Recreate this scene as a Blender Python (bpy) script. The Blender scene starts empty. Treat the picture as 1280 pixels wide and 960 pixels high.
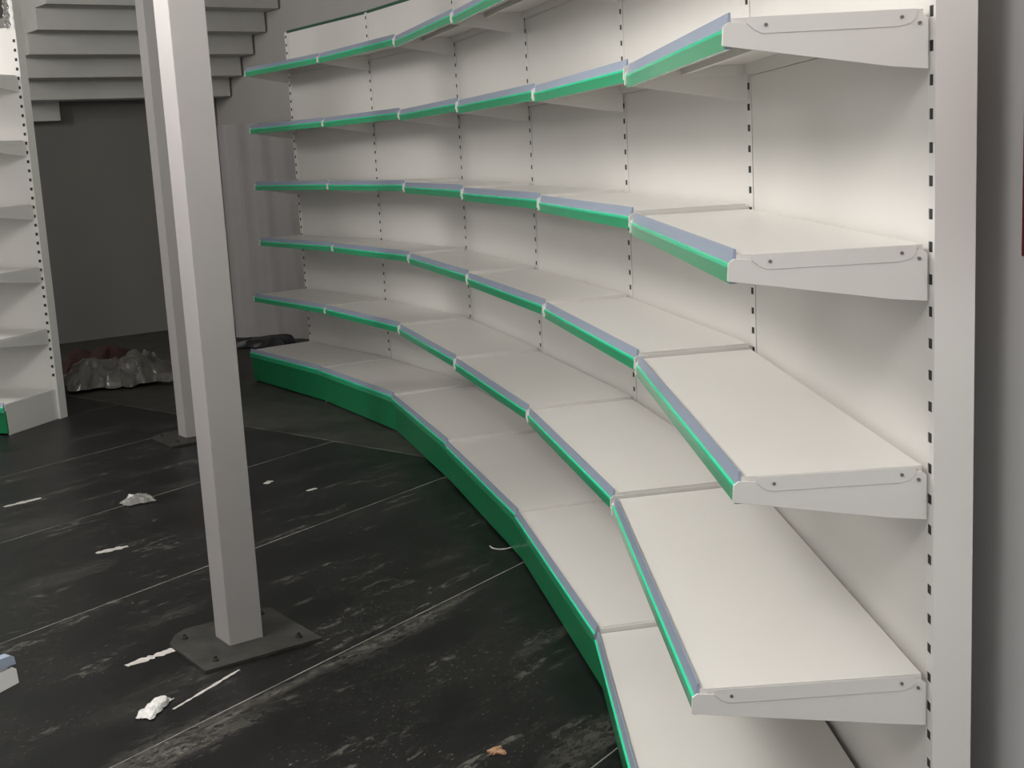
import bpy, math, random
from mathutils import Vector, Matrix, noise
random.seed(7)
scene = bpy.context.scene
COL = scene.collection

# ------------------------------------------------------------------ camera
CAM_H, PITCH, ROLL, FPX = 1.3876, 0.1792, -0.0541, 1627.9
def make_camera():
    cd = bpy.data.cameras.new('camera')
    cd.sensor_width = 36.0
    cd.lens = FPX * 36.0 / 1280.0
    cd.clip_start = 0.02
    co = bpy.data.objects.new('camera', cd)
    COL.objects.link(co)
    s, c = math.sin(PITCH), math.cos(PITCH)
    X = Vector((1, 0, 0)); Dn = Vector((0, -s, -c)); Fw = Vector((0, c, -s))
    cr, sr = math.cos(ROLL), math.sin(ROLL)
    R = X * cr - Dn * sr
    D = X * sr + Dn * cr
    m = Matrix((R, -D, -Fw)).transposed().to_4x4()
    m.translation = Vector((0, 0, CAM_H))
    co.matrix_world = m
    scene.camera = co
make_camera()

# ------------------------------------------------------------------ world, lamps, exposure
w = bpy.data.worlds.new('world'); scene.world = w; w.use_nodes = True
bg = w.node_tree.nodes['Background']
bg.inputs['Color'].default_value = (0.93, 0.96, 1.0, 1); bg.inputs['Strength'].default_value = 0.7
def hanging_lamp(loc, energy, radius=0.38, color=(1, 0.975, 0.94)):
    l = bpy.data.lights.new('ceiling_lamp', 'POINT'); l.energy = energy; l.shadow_soft_size = radius; l.color = color
    o = bpy.data.objects.new('ceiling_lamp', l); o.location = loc; COL.objects.link(o)
hanging_lamp((-1.0, -0.2, 2.62), 80)
hanging_lamp((-1.5, 2.8, 2.66), 132)
hanging_lamp((-4.9, 6.5, 2.62), 132)
vs = scene.view_settings
vs.view_transform = 'Standard'; vs.look = 'None'; vs.exposure = 0.0; vs.gamma = 1.0
vs.use_curve_mapping = False

# ------------------------------------------------------------------ materials
def mat(name, col, rough=0.5, metal=0.0, coat=0.0, coat_rough=0.1, spec=0.5, var=0.0, var_scale=6.0, bump=0.0, bump_scale=120.0, alpha=1.0, trans=0.0, ior=1.5, coat_ior=1.5):
    m = bpy.data.materials.new(name); m.use_nodes = True
    nt = m.node_tree; b = nt.nodes['Principled BSDF']
    b.inputs['Base Color'].default_value = (*col, 1)
    b.inputs['Roughness'].default_value = rough
    b.inputs['Metallic'].default_value = metal
    b.inputs['Coat Weight'].default_value = coat
    b.inputs['Coat Roughness'].default_value = coat_rough
    b.inputs['Specular IOR Level'].default_value = spec
    b.inputs['Alpha'].default_value = alpha
    b.inputs['Transmission Weight'].default_value = trans
    b.inputs['IOR'].default_value = ior
    b.inputs['Coat IOR'].default_value = coat_ior
    g = nt.nodes.new('ShaderNodeNewGeometry')
    if var > 0:
        n = nt.nodes.new('ShaderNodeTexNoise'); n.inputs['Scale'].default_value = var_scale; n.inputs['Detail'].default_value = 5
        nt.links.new(g.outputs['Position'], n.inputs['Vector'])
        r = nt.nodes.new('ShaderNodeValToRGB')
        r.color_ramp.elements[0].position = 0.3; r.color_ramp.elements[1].position = 0.7
        r.color_ramp.elements[0].color = (*[c * (1 - var) for c in col], 1)
        r.color_ramp.elements[1].color = (*[min(1, c * (1 + var)) for c in col], 1)
        nt.links.new(n.outputs['Fac'], r.inputs['Fac']); nt.links.new(r.outputs['Color'], b.inputs['Base Color'])
    if bump > 0:
        n2 = nt.nodes.new('ShaderNodeTexNoise'); n2.inputs['Scale'].default_value = bump_scale
        nt.links.new(g.outputs['Position'], n2.inputs['Vector'])
        bp = nt.nodes.new('ShaderNodeBump'); bp.inputs['Strength'].default_value = bump; bp.inputs['Distance'].default_value = 0.002
        nt.links.new(n2.outputs['Fac'], bp.inputs['Height']); nt.links.new(bp.outputs['Normal'], b.inputs['Normal'])
    return m
M = {}
M['white'] = mat('white_powder_coat', (0.80, 0.78, 0.745), 0.32, var=0.015, var_scale=3, bump=0.04, bump_scale=400)
M['panel'] = mat('white_panel', (0.78, 0.755, 0.72), 0.45, var=0.02, var_scale=2.5)
M['blue'] = mat('blue_grey_plastic', (0.34, 0.39, 0.50), 0.35, coat=0.3)
M['green'] = mat('green_plastic', (0.03, 0.50, 0.22), 0.3, coat=1.0, coat_rough=0.2, coat_ior=1.8)
M['ridge'] = mat('bright_green_ridge', (0.04, 0.82, 0.44), 0.25, coat=0.6)
M['kick'] = mat('green_kick_paint', (0.008, 0.20, 0.075), 0.35, coat=0.3, var=0.06)
M['cap'] = mat('dark_green_cap', (0.02, 0.10, 0.05), 0.5)
M['screw'] = mat('dark_screw', (0.22, 0.20, 0.19), 0.45, metal=0.6)
M['pillar'] = mat('pillar_paint', (0.385, 0.36, 0.355), 0.5, var=0.02, var_scale=5, bump=0.05, bump_scale=60)
M['plate'] = mat('steel_plate_dusty', (0.042, 0.040, 0.036), 0.6, metal=0.2, var=0.35, var_scale=14, bump=0.2, bump_scale=60)
M['wall'] = mat('plaster_wall', (0.55, 0.525, 0.50), 0.9, var=0.03, var_scale=1.5, bump=0.1, bump_scale=40)
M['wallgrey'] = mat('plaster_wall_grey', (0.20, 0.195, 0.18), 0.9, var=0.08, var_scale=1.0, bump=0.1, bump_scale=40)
M['wallr'] = mat('plaster_wall_right', (0.82, 0.815, 0.81), 0.8, var=0.02, var_scale=1.5, bump=0.06, bump_scale=40)
M['stair'] = mat('stair_paint', (0.62, 0.61, 0.575), 0.8, var=0.04, var_scale=4, bump=0.1, bump_scale=30)
M['ceil'] = mat('ceiling_paint', (0.72, 0.71, 0.69), 0.9, var=0.02)
M['grout'] = mat('joint_grout', (0.20, 0.195, 0.18), 0.9, var=0.55, var_scale=7)
M['screed'] = mat('grey_screed', (0.044, 0.043, 0.037), 0.6, var=0.35, var_scale=7, bump=0.2, bump_scale=50)
M['red'] = mat('red_poster', (0.20, 0.022, 0.03), 0.35, var=0.12, var_scale=5)
M['poster_white'] = mat('poster_border', (0.85, 0.80, 0.80), 0.4)
M['tape'] = mat('white_tape', (0.62, 0.58, 0.55), 0.5, var=0.15, var_scale=30)
M['foil'] = mat('white_film', (0.82, 0.80, 0.78), 0.3, var=0.1, var_scale=60)
M['film'] = mat('clear_grey_film', (0.55, 0.53, 0.50), 0.25, alpha=0.45)
M['sheet'] = mat('grey_plastic_sheet', (0.14, 0.132, 0.12), 0.3, var=0.35, var_scale=5, coat=0.2)
M['redcloth'] = mat('dark_red_cloth', (0.030, 0.009, 0.008), 0.8, var=0.3, var_scale=9)
M['brown'] = mat('brown_scrap', (0.42, 0.24, 0.14), 0.8, var=0.25, var_scale=60)
M['black'] = mat('black_plastic', (0.012, 0.012, 0.014), 0.4, var=0.2)
M['slot_shade'] = mat('dark_slot_shade', (0.03, 0.028, 0.026), 0.7)  # near-black colour standing in for shade inside the hollow posts
M['board'] = mat('pale_board', (0.36, 0.345, 0.345), 0.5, var=0.05, var_scale=3)
M['chrome'] = mat('chrome', (0.75, 0.73, 0.72), 0.12, metal=1.0)

def floor_material():
    m = bpy.data.materials.new('dark_slab'); m.use_nodes = True
    nt = m.node_tree; N = nt.nodes; L = nt.links; b = N['Principled BSDF']
    g = N.new('ShaderNodeNewGeometry')
    mp = N.new('ShaderNodeVectorRotate'); mp.rotation_type = 'Z_AXIS'; mp.inputs['Angle'].default_value = math.radians(-54)
    L.new(g.outputs['Position'], mp.inputs['Vector'])        # x: along the slabs, y: across them
    def math_(op, a, c=None, clamp=False):
        n = N.new('ShaderNodeMath'); n.operation = op; n.use_clamp = clamp
        for i, v in enumerate((a, c)):
            if v is None: continue
            if isinstance(v, (int, float)): n.inputs[i].default_value = v
            else: L.new(v, n.inputs[i])
        return n.outputs[0]
    def nz(scale, detail=6, rough=0.6, stretch=(1, 1, 1), off=(0, 0, 0)):
        mm = N.new('ShaderNodeMapping'); mm.inputs['Scale'].default_value = stretch; mm.inputs['Location'].default_value = off
        L.new(mp.outputs[0], mm.inputs['Vector'])
        n = N.new('ShaderNodeTexNoise'); n.inputs['Scale'].default_value = scale
        n.inputs['Detail'].default_value = detail; n.inputs['Roughness'].default_value = rough
        L.new(mm.outputs[0], n.inputs['Vector']); return n.outputs['Fac']
    def ramp(v, a, c):
        r = N.new('ShaderNodeMapRange'); r.inputs['From Min'].default_value = a; r.inputs['From Max'].default_value = c
        r.interpolation_type = 'SMOOTHSTEP'; L.new(v, r.inputs['Value']); return r.outputs[0]
    fine = nz(38, 6, 0.65, (0.55, 1.2, 1))
    broad = nz(3.0, 6, 0.6, (0.6, 1.2, 1), (3, 1, 0))
    streak = nz(9, 5, 0.62, (0.4, 1.7, 1), (7.3, 2.2, 0))
    speck = nz(95, 3, 0.5, (0.6, 1.3, 1), (1.1, 4, 0))
    # scattered dust and paint smears
    smear = math_('MULTIPLY', ramp(streak, 0.54, 0.62), ramp(fine, 0.46, 0.58))
    specks = math_('MULTIPLY', ramp(speck, 0.645, 0.69), ramp(broad, 0.40, 0.60))
    # dust patches with places of their own: (along, across, radius along, radius across, strength)
    patches = [(2.72, 2.44, 0.30, 0.055, 1.0), (3.02, 2.47, 0.16, 0.02, 0.8), (2.25, 2.46, 0.30, 0.025, 0.8), (1.90, 2.45, 0.34, 0.085, 1.1),
               (2.62, 3.86, 0.20, 0.10, 0.55), (2.95, 4.55, 0.22, 0.10, 0.5), (2.50, 3.19, 0.16, 0.05, 0.6), (2.40, 1.57, 0.18, 0.07, 0.9),
               (2.89, 2.03, 0.16, 0.03, 0.5), (3.76, 4.48, 0.25, 0.09, 0.4), (2.15, 2.75, 0.25, 0.10, 0.3), (3.35, 2.75, 0.12, 0.05, 0.4), (3.3,4.93,.3,.03,.5)]
    sx = N.new('ShaderNodeSeparateXYZ'); L.new(mp.outputs[0], sx.inputs[0])
    tot = None
    for (cx, cy, rx, ry, st) in patches:
        dx = math_('DIVIDE', math_('SUBTRACT', sx.outputs[0], cx), rx)
        dy = math_('DIVIDE', math_('SUBTRACT', sx.outputs[1], cy), ry)
        d2 = math_('ADD', math_('MULTIPLY', dx, dx), math_('MULTIPLY', dy, dy))
        d2 = math_('ADD', d2, math_('MULTIPLY', math_('SUBTRACT', streak, 0.5), 4.5))
        d2 = math_('ADD', d2, math_('MULTIPLY', math_('SUBTRACT', fine, 0.5), 9.0))
        k = math_('MULTIPLY', math_('SUBTRACT', 1.0, ramp(d2, 0.0, 1.3)), st)
        tot = k if tot is None else math_('ADD', tot, k)
    tot = math_('MULTIPLY', tot, math_('ADD', 0.15, math_('MULTIPLY', ramp(fine, 0.42, 0.62), 1.3)))
    dust = math_('ADD', math_('MULTIPLY', tot, 0.46), math_('ADD', math_('MULTIPLY', math_('MULTIPLY', smear, ramp(broad, 0.44, 0.6)), 0.48), math_('MULTIPLY', specks, 0.7)), True)
    c0 = N.new('ShaderNodeMix'); c0.data_type = 'RGBA'
    c0.inputs[6].default_value = (0.0060, 0.0058, 0.0062, 1); c0.inputs[7].default_value = (0.015, 0.0145, 0.0145, 1)
    L.new(ramp(broad, 0.35, 0.7), c0.inputs[0])
    c1 = N.new('ShaderNodeMix'); c1.data_type = 'RGBA'
    c1.inputs[7].default_value = (0.22, 0.205, 0.18, 1)
    L.new(dust, c1.inputs[0]); L.new(c0.outputs[2], c1.inputs[6]); L.new(c1.outputs[2], b.inputs['Base Color'])
    rg = math_('ADD', math_('ADD', 0.34, math_('MULTIPLY', broad, 0.12)), math_('MULTIPLY', dust, 0.4))
    L.new(rg, b.inputs['Roughness'])
    b.inputs['Specular IOR Level'].default_value = 0.28
    bp = N.new('ShaderNodeBump'); bp.inputs['Strength'].default_value = 0.06; bp.inputs['Distance'].default_value = 0.004
    L.new(fine, bp.inputs['Height']); L.new(bp.outputs['Normal'], b.inputs['Normal'])
    return m
M['slab'] = floor_material()

# ------------------------------------------------------------------ helpers
class MB:
    """collects faces in world coordinates; build() links them as one mesh object"""
    def __init__(self): self.v = []; self.f = []; self.mi = []
    def prism(self, ring, vec, mi=0, mis=None):
        """ring: list of points, swept along vec"""
        n = len(ring); o = len(self.v); vec = Vector(vec)
        self.v += [Vector(p) for p in ring] + [Vector(p) + vec for p in ring]
        self.f.append(list(range(o + n - 1, o - 1, -1))); self.mi.append(mi)
        self.f.append(list(range(o + n, o + 2 * n))); self.mi.append(mi)
        for i in range(n):
            j = (i + 1) % n
            self.f.append([o + i, o + j, o + n + j, o + n + i]); self.mi.append(mis[i] if mis else mi)
    def loft(self, ra, rb, mi=0, mis=None):
        n = len(ra); o = len(self.v)
        self.v += [Vector(p) for p in ra] + [Vector(p) for p in rb]
        self.f.append(list(range(o + n - 1, o - 1, -1))); self.mi.append(mi)
        self.f.append(list(range(o + n, o + 2 * n))); self.mi.append(mi)
        for i in range(n):
            j = (i + 1) % n
            self.f.append([o + i, o + j, o + n + j, o + n + i]); self.mi.append(mis[i] if mis else mi)
    def box(self, c, ax, ay, az):
        c = Vector(c); ax = Vector(ax); ay = Vector(ay); az = Vector(az)
        self.prism([c - ax - ay - az, c + ax - ay - az, c + ax + ay - az, c - ax + ay - az], az * 2)
    def tube(self, pts, r, seg=8, closed=False):
        pts = [Vector(p) for p in pts]; n = len(pts); o = len(self.v)
        for i, p in enumerate(pts):
            a = pts[(i - 1) % n] if closed or i > 0 else p
            b = pts[(i + 1) % n] if closed or i < n - 1 else p
            t = (b - a).normalized(); u = t.orthogonal().normalized()
            if abs(t.z) < 0.95: u = t.cross(Vector((0, 0, 1))).normalized()
            q = t.cross(u)
            for k in range(seg):
                an = 2 * math.pi * k / seg
                self.v.append(p + u * math.cos(an) * r + q * math.sin(an) * r)
        for i in range(n if closed else n - 1):
            for k in range(seg):
                a = o + i * seg + k; b = o + i * seg + (k + 1) % seg; j = (i + 1) % n
                self.f.append([a, b, o + j * seg + (k + 1) % seg, o + j * seg + k]); self.mi.append(0)
        if not closed:
            self.f.append([o + k for k in range(seg)][::-1]); self.mi.append(0)
            self.f.append([o + (n - 1) * seg + k for k in range(seg)]); self.mi.append(0)
    def build(self, name, mats, parent=None, bevel=0.0, smooth=False, origin=None):
        base = world_loc(parent) if parent else (Vector(origin) if origin else Vector((0, 0, 0)))
        me = bpy.data.meshes.new(name)
        me.from_pydata([v - base for v in self.v], [], self.f)
        if not isinstance(mats, (list, tuple)): mats = [mats]
        for m in mats: me.materials.append(m)
        for p, i in zip(me.polygons, self.mi): p.material_index = i
        me.update()
        import bmesh
        bm = bmesh.new(); bm.from_mesh(me); bmesh.ops.recalc_face_normals(bm, faces=bm.faces[:]); bm.to_mesh(me); bm.free()
        if smooth:
            for p in me.polygons: p.use_smooth = True
        o = bpy.data.objects.new(name, me); COL.objects.link(o)
        if parent: o.parent = parent
        elif origin: o.location = base
        if bevel > 0:
            md = o.modifiers.new('bevel', 'BEVEL'); md.width = bevel; md.segments = 2; md.limit_method = 'ANGLE'
        return o
def world_loc(o):
    p = Vector((0, 0, 0))
    while o: p += o.location; o = o.parent
    return p
def thing(name, loc, label, cat, group=None):
    o = bpy.data.objects.new(name, None); o.empty_display_size = 0.1; COL.objects.link(o); o.location = loc
    tag(o, label, cat, group); return o
def tag(o, label=None, cat=None, group=None, kind=None):
    if label: o['label'] = label
    if cat: o['category'] = cat
    if group: o['group'] = group
    if kind: o['kind'] = kind
    return o
def V2(p, z): return Vector((p[0], p[1], z))
def unit(a): return Vector((math.cos(a), math.sin(a), 0))

# ------------------------------------------------------------------ the room
E54 = unit(math.radians(54)); N54 = Vector((-E54.y, E54.x, 0))
def build_floor():
    b = MB(); b.prism([(-8, -4, -0.12), (3, -4, -0.12), (3, 14, -0.12), (-8, 14, -0.12)], (0, 0, 0.119))
    fl = b.build('floor', M['grout']); tag(fl, 'dark stone slab floor with pale joints and dust smears', 'floor', kind='structure')
    # slab rows run along E54; joints across them at these offsets; rows stop at the grey screed edge
    cut_p = Vector((-0.911, 6.346, 0)); cut_d = Vector((-0.536, 0.50, 0)).normalized()
    joints = [-3.42, -2.435, -1.45, -0.465, 0.52, 1.505, 2.495, 3.481, 4.456, 5.44, 6.42, 7.40, 8.38, 9.36]
    for a, c in zip(joints[:-1], joints[1:]):
        g = 0.0045 if a > 2 else 0.003
        def end(n):
            q = N54 * n                       # q + E54*t meets the screed edge
            den = E54.x * cut_d.y - E54.y * cut_d.x
            r = cut_p - q
            return (r.x * cut_d.y - r.y * cut_d.x) / den
        n0, n1 = a + g, c - g
        lo = -5.5
        t0, t1 = end(n0) - 0.004, end(n1) - 0.004
        b = MB()
        b.prism([N54 * n0 + E54 * lo, N54 * n0 + E54 * t0, N54 * n1 + E54 * t1, N54 * n1 + E54 * lo], (0, 0, 0.02))
        for v in b.v: v.z -= 0.02
        b.build('floor_slab', M['slab'], fl)
    b = MB()
    far = Vector((cut_d.y, -cut_d.x, 0))
    if far.y < 0: far = -far
    p0 = cut_p - cut_d * 5; p1 = cut_p + cut_d * 7
    b.prism([p0 + far * .004, p1 + far * .004, p1 + far * 7, p0 + far * 7], (0, 0, 0.02))
    for v in b.v: v.z -= 0.0203
    tag(b.build('screed_strip', M['screed'], fl), 'grey dusty screed strip along the shelving')
build_floor()

G36 = Vector((-0.59, 0.81, 0)).normalized(); W36 = Vector((G36.y, -G36.x, 0))
def wall(name, p, q, n, h, m, label):
    """vertical slab from p to q, thickness towards n"""
    b = MB(); p = Vector(p); q = Vector(q); n = Vector(n).normalized() * 0.12
    b.prism([p, q, q + n, p + n], (0, 0, h))
    return tag(b.build(name, m), label, 'wall', kind='structure')
WB = Vector((-3.88, 10.49, 0))
WJ = WB + W36 * 1.80
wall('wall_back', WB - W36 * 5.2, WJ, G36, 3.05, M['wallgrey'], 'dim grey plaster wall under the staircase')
wall('wall_side', WJ, WJ - G36 * 5.25, W36, 3.05, M['wall'], 'pale plaster wall behind the far end of curved shelving')
wall('wall_right', (0.93, -2.2, 0), (0.652, 7.35, 0), (1, 0.03, 0), 3.05, M['wallr'], 'light plaster wall beside the nearest upright')
wall('wall_left', (-7.9, 3.0, 0), (-7.9, 8.0, 0), (-1, 0, 0), 3.05, M['wallr'], 'pale wall out to the left')
b = MB(); b.prism([(-8, -4, 3.05), (3, -4, 3.05), (3, 14, 3.05), (-8, 14, 3.05)], (0, 0, 0.1))
tag(b.build('ceiling', M['ceil']), 'plain white ceiling over the shop', 'ceiling', kind='structure')

def build_stair():
    E0 = Vector((-3.53, 10.0, 0)); rise, run = 0.150, 0.25
    root = thing('staircase', (E0.x, E0.y, 1.78), 'white staircase with stepped underside above the dim back wall', 'staircase')
    for k in range(-2, 7):
        p = E0 - G36 * (run * k); z = 2.092 + rise * k
        width = 1.785 if k > -2 else 0.42
        top = min(3.05, z + 0.62)
        b = MB()
        q = p + G36 * (run + (0.55 if k == -2 else 0.012))
        b.prism([V2(p, z), V2(p + W36 * width, z), V2(q + W36 * width, z), V2(q, z)], (0, 0, top - z))
        b.build('step', M['stair'], root, bevel=0.004)
build_stair()

# ------------------------------------------------------------------ shelving
Z0, STEP, GAP1 = 0.1596, 0.35, 0.3493
DEPTH = [0.435, 0.3745, 0.2989, 0.2989, 0.2989, 0.2989]
TOP = 2.18
ZS = 1.5541
def lev(l): return Z0 if l == 0 else Z0 + GAP1 + STEP * (l - 1)

def upright(root, U, f, t, top, slot_top=None, behind=0.062):
    """slotted post: f = towards the front, t = along the run; the slots are real openings"""
    U = Vector((U[0], U[1], 0)); hw = 0.015; b = MB()
    s0, s1 = -0.006, 0.011                    # slot span along t
    th = 0.0012
    def slab(a, c, z0, z1):
        b.prism([V2(U + t * a, z0), V2(U + t * c, z0), V2(U + t * c - f * th, z0), V2(U + t * a - f * th, z0)], (0, 0, z1 - z0))
    slab(-hw, s0, 0, top); slab(s1, hw, 0, top)
    zs = ZS - 0.05 * int((ZS - 0.22) / 0.05)
    z = 0.0
    lim = slot_top or top
    while zs + 0.012 < lim:
        slab(s0, s1, z, zs - 0.0082); z = zs + 0.0082; zs += 0.05
    slab(s0, s1, z, top)
    # added dark strip behind the slots, standing in for the shade inside
    b.prism([V2(U - t * (hw - th) - f * 0.0016, 0.01), V2(U + t * (hw - th) - f * 0.0016, 0.01), V2(U + t * (hw - th) - f * 0.0030, 0.01), V2(U - t * (hw - th) - f * 0.0030, 0.01)], (0, 0, top - 0.02), 1, [1, 1, 1, 1])
    # sides and back of the hollow post
    for a, c in ((-hw, -hw + th), (hw - th, hw)):
        b.prism([V2(U + t * a - f * th, 0), V2(U + t * c - f * th, 0), V2(U + t * c - f * behind, 0), V2(U + t * a - f * behind, 0)], (0, 0, top))
    b.prism([V2(U - t * hw - f * behind, 0), V2(U + t * hw - f * behind, 0), V2(U + t * hw - f * (behind + th), 0), V2(U - t * hw - f * (behind + th), 0)], (0, 0, top))
    b.prism([V2(U - t * hw, top), V2(U + t * hw, top), V2(U + t * hw - f * (behind + th), top), V2(U - t * hw - f * (behind + th), top)], (0, 0, 0.002))
    return b.build('upright', [M['white'], M['slot_shade']], root)

def price_strip(parent, A, B, out, z, kickside=False):
    """A,B: front edge ends, out: outward unit vector"""
    prof = [(0.0, 0.008), (0.003, 0.0085), (0.0085, -0.0135), (0.0125, -0.0155), (0.0125, -0.0205), (0.0115, -0.030), (0.0105, -0.045), (0.0, -0.045)]
    mis = [0, 0, 1, 1, 2, 2, 2, 0]
    ra = [A + out * d + Vector((0, 0, z + h)) for d, h in prof]
    rb = [B + out * d + Vector((0, 0, z + h)) for d, h in prof]
    b = MB(); b.loft(ra, rb, 0, mis)
    return b.build('price_strip', [M['blue'], M['ridge'], M['green']], parent)

def bracket(shelf, U, f, t, sgn, D, z, notch=True):
    """tapered side plate; sgn: side of the joint line it lies on along t"""
    U = V2(U, z)
    prof = [(0.004, -0.014), (0.012, -0.008), (D - 0.02, -0.008), (D + 0.006, -0.006), (D + 0.0135, -0.012), (D + 0.0155, -0.040), (0.06, -0.082), (0.004, -0.088)]
    off = t * (sgn * 0.003)
    b = MB()
    b.prism([U + off + f * d + Vector((0, 0, h)) for d, h in prof], t * (sgn * 0.0035))
    # folded front foot that carries the end of the strip
    pf = [(D - 0.012, -0.007), (D + 0.0132, -0.0122), (D + 0.0152, -0.0395), (D - 0.012, -0.037)]
    b.prism([U + off + t * (sgn * 0.001) + f * d + Vector((0, 0, h)) for d, h in pf], t * (sgn * 0.007))
    return b.build('bracket', M['white'], shelf, bevel=0.0008)

def shelf_board(root, name, Un, Uf, fn, ff, t, D, z, flap=True, flush=False):
    out = Vector((-t.y, t.x, 0))
    gap = 0.0085
    def P(U, f, d, s): return V2(U, 0) + f * d + t * (s * gap)
    A, B = P(Un, fn, 0.010, 1), P(Uf, ff, 0.010, -1)
    F0, F1 = P(Un, fn, D, 1), P(Uf, ff, D, -1)
    b = MB(); th = 0.003
    zz = Vector((0, 0, z))
    b.prism([p + zz - Vector((0, 0, th)) for p in (A, F0, F1, B)], (0, 0, th))
    # folded skirts: front, rear, and the two sides
    def fold(p, q, n, h): b.prism([p + zz - Vector((0, 0, th)), q + zz - Vector((0, 0, th)), q + n * 0.002 + zz - Vector((0, 0, th)), p + n * 0.002 + zz - Vector((0, 0, th))], (0, 0, -h))
    fold(F0, F1, -out, 0.034); fold(A, B, out, 0.026)
    fold(A, F0, t, 0.026); fold(B, F1, -t, 0.026)
    # stiffening rib under the board
    mA, mB = (A + F0) / 2, (B + F1) / 2
    fold(mA, mB, out * 8, 0.018)
    # side flaps lying outside the brackets
    if flap:
        for U, f, s in ((Un, fn, 1), (Uf, ff, -1)):
            ft = 0.0 if (flush and s == 1) else -0.005
            prof = [(0.022, ft), (D - 0.022, ft), (D - 0.022, -0.010), (D - 0.034, -0.020), (D - 0.045, -0.025), (0.05, -0.025), (0.030, -0.021), (0.022, -0.012)]
            b.prism([V2(U, z) + t * (s * 0.0012) + f * d + Vector((0, 0, h)) for d, h in prof], t * (s * 0.0016))
    return b.build(name, M['white'], root, bevel=0.0007)

def screws(shelf, U, f, t, D, z):
    for d, h in ((0.045, -0.0115), (D - 0.05, -0.0125), (0.018, -0.021)):
        b = MB(); c = V2(U, z + h) + f * d
        ring = [c - t * 0.0012 + f * (0.0027 * math.cos(k * math.pi / 4)) + Vector((0, 0, 0.0027 * math.sin(k * math.pi / 4))) for k in range(8)]
        b.prism(ring, t * 0.0035); b.build('screw', M['screw'], shelf)

def bay(label, Un, Uf, an, af, dz, group, near_end=False, far_end=False, levels=range(1, 6), top=TOP, name='shelving_bay', near_post=True, far_post=False, depth=DEPTH, cap=True, slot_top=None, show_screws=False, post_top=None):
    Un = Vector((Un[0], Un[1], 0)); Uf = Vector((Uf[0], Uf[1], 0))
    t = (Uf - Un).normalized(); out = Vector((-t.y, t.x, 0))
    fn, ff = unit(an), unit(af)
    root = thing(name, ((Un + Uf) / 2), label, 'shelving', group)
    tn = Vector((fn.y, -fn.x, 0)); tf = Vector((ff.y, -ff.x, 0))
    if near_post: upright(root, Un, fn, tn, post_top or top, slot_top)
    if far_post: upright(root, Uf, ff, tf, post_top or top, slot_top)
    # back panels between the posts, one per shelf opening
    e0 = Un + t * 0.0165 - out * 0.004; e1 = Uf - t * 0.0165 - out * 0.004
    zs = [0.03] + [lev(l) + dz - 0.030 for l in range(1, 6) if lev(l) < top - 0.1] + [top - 0.004]
    for a, c in zip(zs[:-1], zs[1:]):
        b = MB(); b.prism([V2(e0, a + 0.0006), V2(e1, a + 0.0006), V2(e1 - out * 0.018, a + 0.0006), V2(e0 - out * 0.018, a + 0.0006)], (0, 0, c - a - 0.0012))
        b.build('back_panel', M['panel'], root)
    if cap:
        b = MB(); b.prism([V2(e0 + out * 0.003, top - 0.003), V2(e1 + out * 0.003, top - 0.003), V2(e1 - out * 0.022, top - 0.003), V2(e0 - out * 0.022, top - 0.003)], (0, 0, 0.014))
        tag(b.build('top_cap', M['cap'], root), 'dark green cap strip')
    for l in levels:
        z = lev(l) + dz; D = depth[l]
        sh = shelf_board(root, 'shelf', Un, Uf, fn, ff, t, D, z, flush=show_screws)
        bracket(sh, Un, fn, t, 1, D, z); bracket(sh, Uf, ff, t, -1, D, z)
        F0 = Un + fn * D + t * 0.0115; F1 = Uf + ff * D - t * 0.0115
        tag(price_strip(sh, F0, F1, out, z), 'blue and green plastic price strip')
        if show_screws: screws(sh, Un, fn, t, D, z)
    # base
    D = depth[0]; z = Z0 + dz
    bs = shelf_board(root, 'base_shelf', Un, Uf, fn, ff, t, D, z, flap=False)
    for U, f, s in ((Un, fn, 1), (Uf, ff, -1)):
        b = MB()
        prof = [(0.0, 0.0), (D - 0.012, 0.0), (D - 0.004, z - 0.03), (D - 0.004, z - 0.001), (0.0, z - 0.001)]
        b.prism([V2(U, 0) + t * (s * 0.001) + f * d + Vector((0, 0, h)) for d, h in prof], t * (s * 0.006))
        b.build('base_bracket', M['white'], root, bevel=0.001)
    F0 = Un + fn * D + t * 0.004; F1 = Uf + ff * D - t * 0.004
    tag(price_strip(bs, F0, F1, out, z), 'blue and green plastic price strip')
    k0 = Un + fn * D + t * 0.0015; k1 = Uf + ff * D - t * 0.0015
    b = MB()
    ra = [(-0.012, 0.010), (-0.003, 0.010), (0.003, z - 0.052), (0.003, z - 0.036), (-0.012, z - 0.036)]
    b.loft([k0 + out * d + Vector((0, 0, h)) for d, h in ra], [k1 + out * d + Vector((0, 0, h)) for d, h in ra])
    tag(b.build('kick_plate', M['kick'], root, bevel=0.0015), 'green painted kick plate')
    return root

U = [(0.652, 1.993), (0.613, 3.238), (0.417, 4.377), (0.131, 5.495), (-0.194, 6.618), (-0.714, 7.619), (-1.315, 8.538)]
AN = [3.18, 3.342, 3.412, 3.456, 3.527, 3.666, 3.807]
DZ = [0.0, 0.013, 0.021, 0.032, 0.042, 0.045]
LAB = ['nearest white shelving bay of the curved run, its bare end brackets facing the camera',
       'second white shelving bay from the near end of the curved run',
       'third white shelving bay from the near end of the curved run',
       'fourth white shelving bay from the near end of the curved run',
       'fifth white shelving bay from the near end, next to the farthest one',
       'farthest white shelving bay of the curved run, beside the slim pillars']
for i in range(6):
    bay(LAB[i], U[i], U[i + 1], AN[i], AN[i + 1], DZ[i], 'bays of the curved shelving run', far_post=(i == 5), show_screws=(i == 0))

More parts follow.
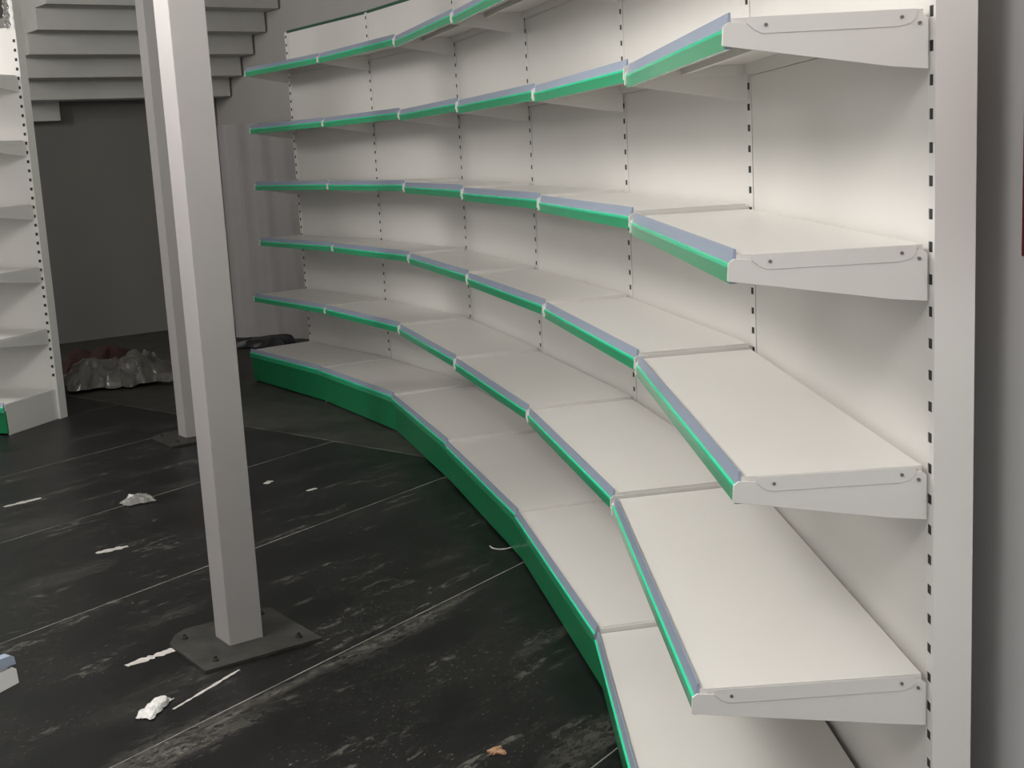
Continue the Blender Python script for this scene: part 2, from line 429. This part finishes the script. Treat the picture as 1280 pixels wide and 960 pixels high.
# straight shelving by the left edge
def left_gondola():
    f = Vector((-0.31, -0.95, 0)).normalized(); t = Vector((f.y, -f.x, 0))
    un = Vector((-2.605, 7.335, 0)); uf = un + t * 1.15
    a = math.atan2(f.y, f.x)
    r = bay('straight white shelving unit at the left edge with a slotted end post', un, uf, a, a, 0.012, None, far_post=True, name='shelving_unit', slot_top=2.16, post_top=2.42, depth=[0.435, 0.42, 0.42, 0.42, 0.42, 0.42], show_screws=False, cap=False)
    # shiny coil fitting hooked near the top of the end post
    b = MB()
    for k in range(5):
        c = un + f * 0.035 + t * 0.004 + Vector((0, 0, 2.185 + 0.047 * k))
        pts = [c + f * (0.020 * math.cos(q * math.pi / 6)) + Vector((0, 0, 0.017 * math.sin(q * math.pi / 6))) + t * (0.004 * math.sin(q * math.pi / 3)) for q in range(12)]
        b.tube(pts, 0.0055, 6, True)
    tag(b.build('chrome_fitting', M['chrome'], r, smooth=True), 'shiny chrome ring fitting')
left_gondola()

# shelving at the left whose shelf corner pokes into the picture
def near_island():
    f = Vector((0.6, 0.8, 0)); t = Vector((f.y, -f.x, 0))
    uf = Vector((-0.946, 2.295, 0)) - f * 0.388
    un = uf - t * 1.0
    a = math.atan2(f.y, f.x)
    r = bay('shelving unit whose white shelf corner with blue strip pokes in at lower left', un, uf, a, a, -0.012, None, far_post=True, levels=(1, 2, 3), top=1.45, name='shelving_unit', cap=False, show_screws=False)
    D = DEPTH[1]; z = lev(1) - 0.012
    b = MB(); prof = [(D - 0.06, -0.001), (D + 0.012, -0.001), (D + 0.010, 0.014), (D + 0.002, 0.019), (D - 0.06, 0.019)]
    b.prism([V2(uf, z) + t * 0.001 + f * d + Vector((0, 0, h)) for d, h in prof], -t * 0.02)
    tag(b.build('strip_end_cap', M['blue'], r, bevel=0.001), 'blue plastic end of the price strip')
near_island()

# ------------------------------------------------------------------ steel props
R35 = unit(math.radians(35)); S35 = Vector((-R35.y, R35.x, 0))
def pillar(c, label, plate, size=0.105):
    c = Vector((*c, 0)); r = thing('pillar', c, label, 'pillar', 'slim white pillars')
    h = size / 2
    b = MB(); b.prism([V2(c + R35 * (sx * h) + S35 * (sy * h), 0.010) for sx, sy in ((-1, -1), (1, -1), (1, 1), (-1, 1))], (0, 0, 3.04))
    b.build('post', M['pillar'], r, bevel=0.002)
    b = MB(); e = plate / 2
    ring = [(-1, -1), (1, -1), (1, 1), (-0.55, 1), (-0.8, 0.82), (-1, 0.5)]
    b.prism([V2(c + R35 * (sx * e) + S35 * (sy * e), 0.0005) for sx, sy in ring], (0, 0, 0.0105))
    pl = b.build('base_plate', M['plate'], r, bevel=0.001)
    for sx, sy in ((-0.72, -0.72), (0.72, -0.72), (0.72, 0.72), (-0.72, 0.55)):
        q = c + R35 * (sx * e) + S35 * (sy * e)
        b = MB(); b.prism([V2(q, 0.010) + unit(k * math.pi / 3) * 0.010 for k in range(6)], (0, 0, 0.007))
        b.prism([V2(q, 0.016) + unit(k * math.pi / 4) * 0.005 for k in range(8)], (0, 0, 0.010))
        b.build('bolt', M['plate'], pl)
pillar((-0.845, 3.663), 'nearer and wider-looking white square pillar on a steel base plate', 0.36)
pillar((-1.674, 6.628), 'farther white square pillar, partly hidden behind the nearer one', 0.36)

# ------------------------------------------------------------------ pale board behind the far shelving
def board():
    p = Vector((-2.20, 10.45, 0)); q = Vector((-1.40, 10.02, 0)); t = (q - p).normalized(); n = Vector((t.y, -t.x, 0))
    k = 28; L = (q - p).length; b = MB()
    front = [p + t * (L * i / k) + n * (0.012 * math.sin(i * 0.9) + 0.008 * math.sin(i * 0.37 + 1)) for i in range(k + 1)]
    back = [f - n * 0.012 for f in front]
    ring = front + back[::-1]
    b.prism([V2(v, 0.002) for v in ring], (0, 0, 1.68))
    tag(b.build('board', M['board'], None, origin=(p.x, p.y, 0)), 'pale grey board with soft vertical folds standing behind the farthest shelving bay', 'board')
board()

# ------------------------------------------------------------------ red poster on the right wall
def poster():
    n = Vector((-1, -0.0291, 0)).normalized(); t = Vector((0.0291, -1, 0)).normalized()   # t: towards the camera
    p = Vector((0.8085, 2.026, 0)) + n * 0.0
    r = thing('poster', (p.x, p.y, 1.17), 'dark red poster with white edge on the right wall', 'poster')
    def panel(name, a, c, z0, z1, d, m):
        b = MB(); b.prism([V2(p + t * a + n * (d - .002), z0), V2(p + t * c + n * (d - .002), z0), V2(p + t * c + n * d, z0), V2(p + t * a + n * d, z0)], (0, 0, z1 - z0)); b.build(name, m, r)
    panel('border', -0.004, 0.42, 1.174, 1.566, 0.003, M['poster_white'])
    panel('print', 0.0, 0.416, 1.180, 1.560, 0.0045, M['red'])
poster()

# ------------------------------------------------------------------ rubbish on the floor
def crumple(name, c, lx, ly, h, ang, m, label, cat, nx=26, ny=18, seed=0.0, freq=7.0, group=None, edge=0.25):
    """crumpled sheet lying on the floor"""
    c = Vector((*c, 0)); ax = unit(ang); ay = Vector((-ax.y, ax.x, 0)); b = MB()
    for j in range(ny + 1):
        for i in range(nx + 1):
            u, v = i / nx * 2 - 1, j / ny * 2 - 1
            wob = 1 + edge * noise.noise(Vector((u * 2.1 + seed, v * 2.3, seed)))
            p = c + ax * (u * lx * wob) + ay * (v * ly * wob)
            q = p * freq + Vector((seed, seed * 2, 0))
            rr = 1 - abs(noise.noise(q)) * 2.0
            k = max(0.0, 1 - max(abs(u), abs(v)) ** 4)
            z = h * (0.15 + 0.85 * k) * (0.45 + 0.35 * noise.noise(q * 0.45) + 0.35 * rr * 0.8)
            off = Vector((noise.noise(q * 1.7), noise.noise(q * 1.7 + Vector((9, 3, 1))), 0)) * (0.25 / freq)
            b.v.append(p + off + Vector((0, 0, max(0.001, z))))
    for j in range(ny):
        for i in range(nx):
            a = j * (nx + 1) + i; b.f.append([a, a + 1, a + nx + 2, a + nx + 1]); b.mi.append(0)
    o = b.build(name, m, None, origin=(c.x, c.y, 0))
    md = o.modifiers.new('thickness', 'SOLIDIFY'); md.thickness = 0.0012; md.offset = 1
    return tag(o, label, cat, group)
crumple('plastic_sheet', (-2.58, 8.42), 0.33, 0.19, 0.26, 0.25, M['sheet'], 'crumpled grey plastic sheeting heaped before the dim back wall', 'plastic sheet', 60, 40, 3.3, 8.5, edge=0.5)
crumple('cloth', (-2.86, 8.95), 0.30, 0.16, 0.24, 0.1, M['redcloth'], 'dark red cloth heap behind the crumpled plastic sheeting', 'cloth', 26, 16, 8.1, 5.0)
crumple('rubbish_bag', (-1.93, 9.86), 0.30, 0.12, 0.13, -0.35, M['black'], 'black bag behind the end of the farthest shelving bay', 'bag', 24, 18, 1.4, 5.0)
crumple('plastic_film', (-1.60, 5.34), 0.065, 0.045, 0.05, 0.6, M['film'], 'clear crumpled film lying on a pale floor joint', 'plastic film', 16, 12, 2.2, 22.0)
crumple('plastic_film', (-0.975, 3.195), 0.060, 0.022, 0.035, 1.35, M['foil'], 'bright white crumpled film left of the nearer pillar plate', 'plastic film', 16, 10, 6.6, 30.0)
crumple('cardboard_scrap', (-0.086, 2.842), 0.017, 0.015, 0.012, 0.4, M['brown'], 'small brown scrap near the bottom of the picture', 'scrap', 8, 8, 4.4, 40.0, edge=0.9)

def tape(a, c, wid, label, m=None):
    a = Vector((*a, 0)); c = Vector((*c, 0)); t = (c - a).normalized(); n = Vector((-t.y, t.x, 0)); b = MB(); k = 18
    L_ = []; R_ = []
    for i in range(k + 1):
        s = i / k; p = a.lerp(c, s); q = p * 31
        wv = wid * (0.35 + 0.75 * math.sin(math.pi * (0.12 + 0.76 * s))) * (1 + 0.8 * noise.noise(q * 2.3))
        L_.append(p + n * (wv / 2 + 0.003 * noise.noise(q * 1.3))); R_.append(p - n * wv / 2)
    ring = [V2(p, 0.0008) for p in L_] + [V2(p, 0.0008) for p in reversed(R_)]
    b.prism(ring, (0, 0, 0.0012))
    return tag(b.build('paper_strip', m or M['tape'], None, origin=(a.x, a.y, 0)), label, 'paper strip', 'strips of white paper on the floor')
tape((-1.136, 3.504), (-1.010, 3.630), 0.030, 'wide white paper strip on the floor left of the nearer pillar')
tape((-0.924, 3.187), (-0.800, 3.430), 0.010, 'long thin white strip in front of the nearer pillar plate')
tape((-1.564, 4.625), (-1.466, 4.695), 0.030, 'short white paper strip on the dark floor far left of the nearer pillar')
tape((-2.186, 5.379), (-2.070, 5.500), 0.030, 'white paper strip at the left picture edge, before the shelving unit')
tape((-1.10, 5.535), (-1.085, 5.585), 0.028, 'tiny white paper scrap just right of the nearer pillar')
tape((-0.895, 5.375), (-0.858, 5.41), 0.020, 'tiny white paper scrap between nearer pillar and green kick plates')
b = MB(); c = Vector((-0.065, 4.452, 0.004))
b.tube([c + Vector((0.045 * math.cos(a * 0.32 + 3.3), 0.055 * math.sin(a * 0.32 + 3.3), 0)) for a in range(9)], 0.0025, 6)
tag(b.build('string_piece', M['tape'], None, smooth=True), 'curl of pale string against the green kick plate', 'string')
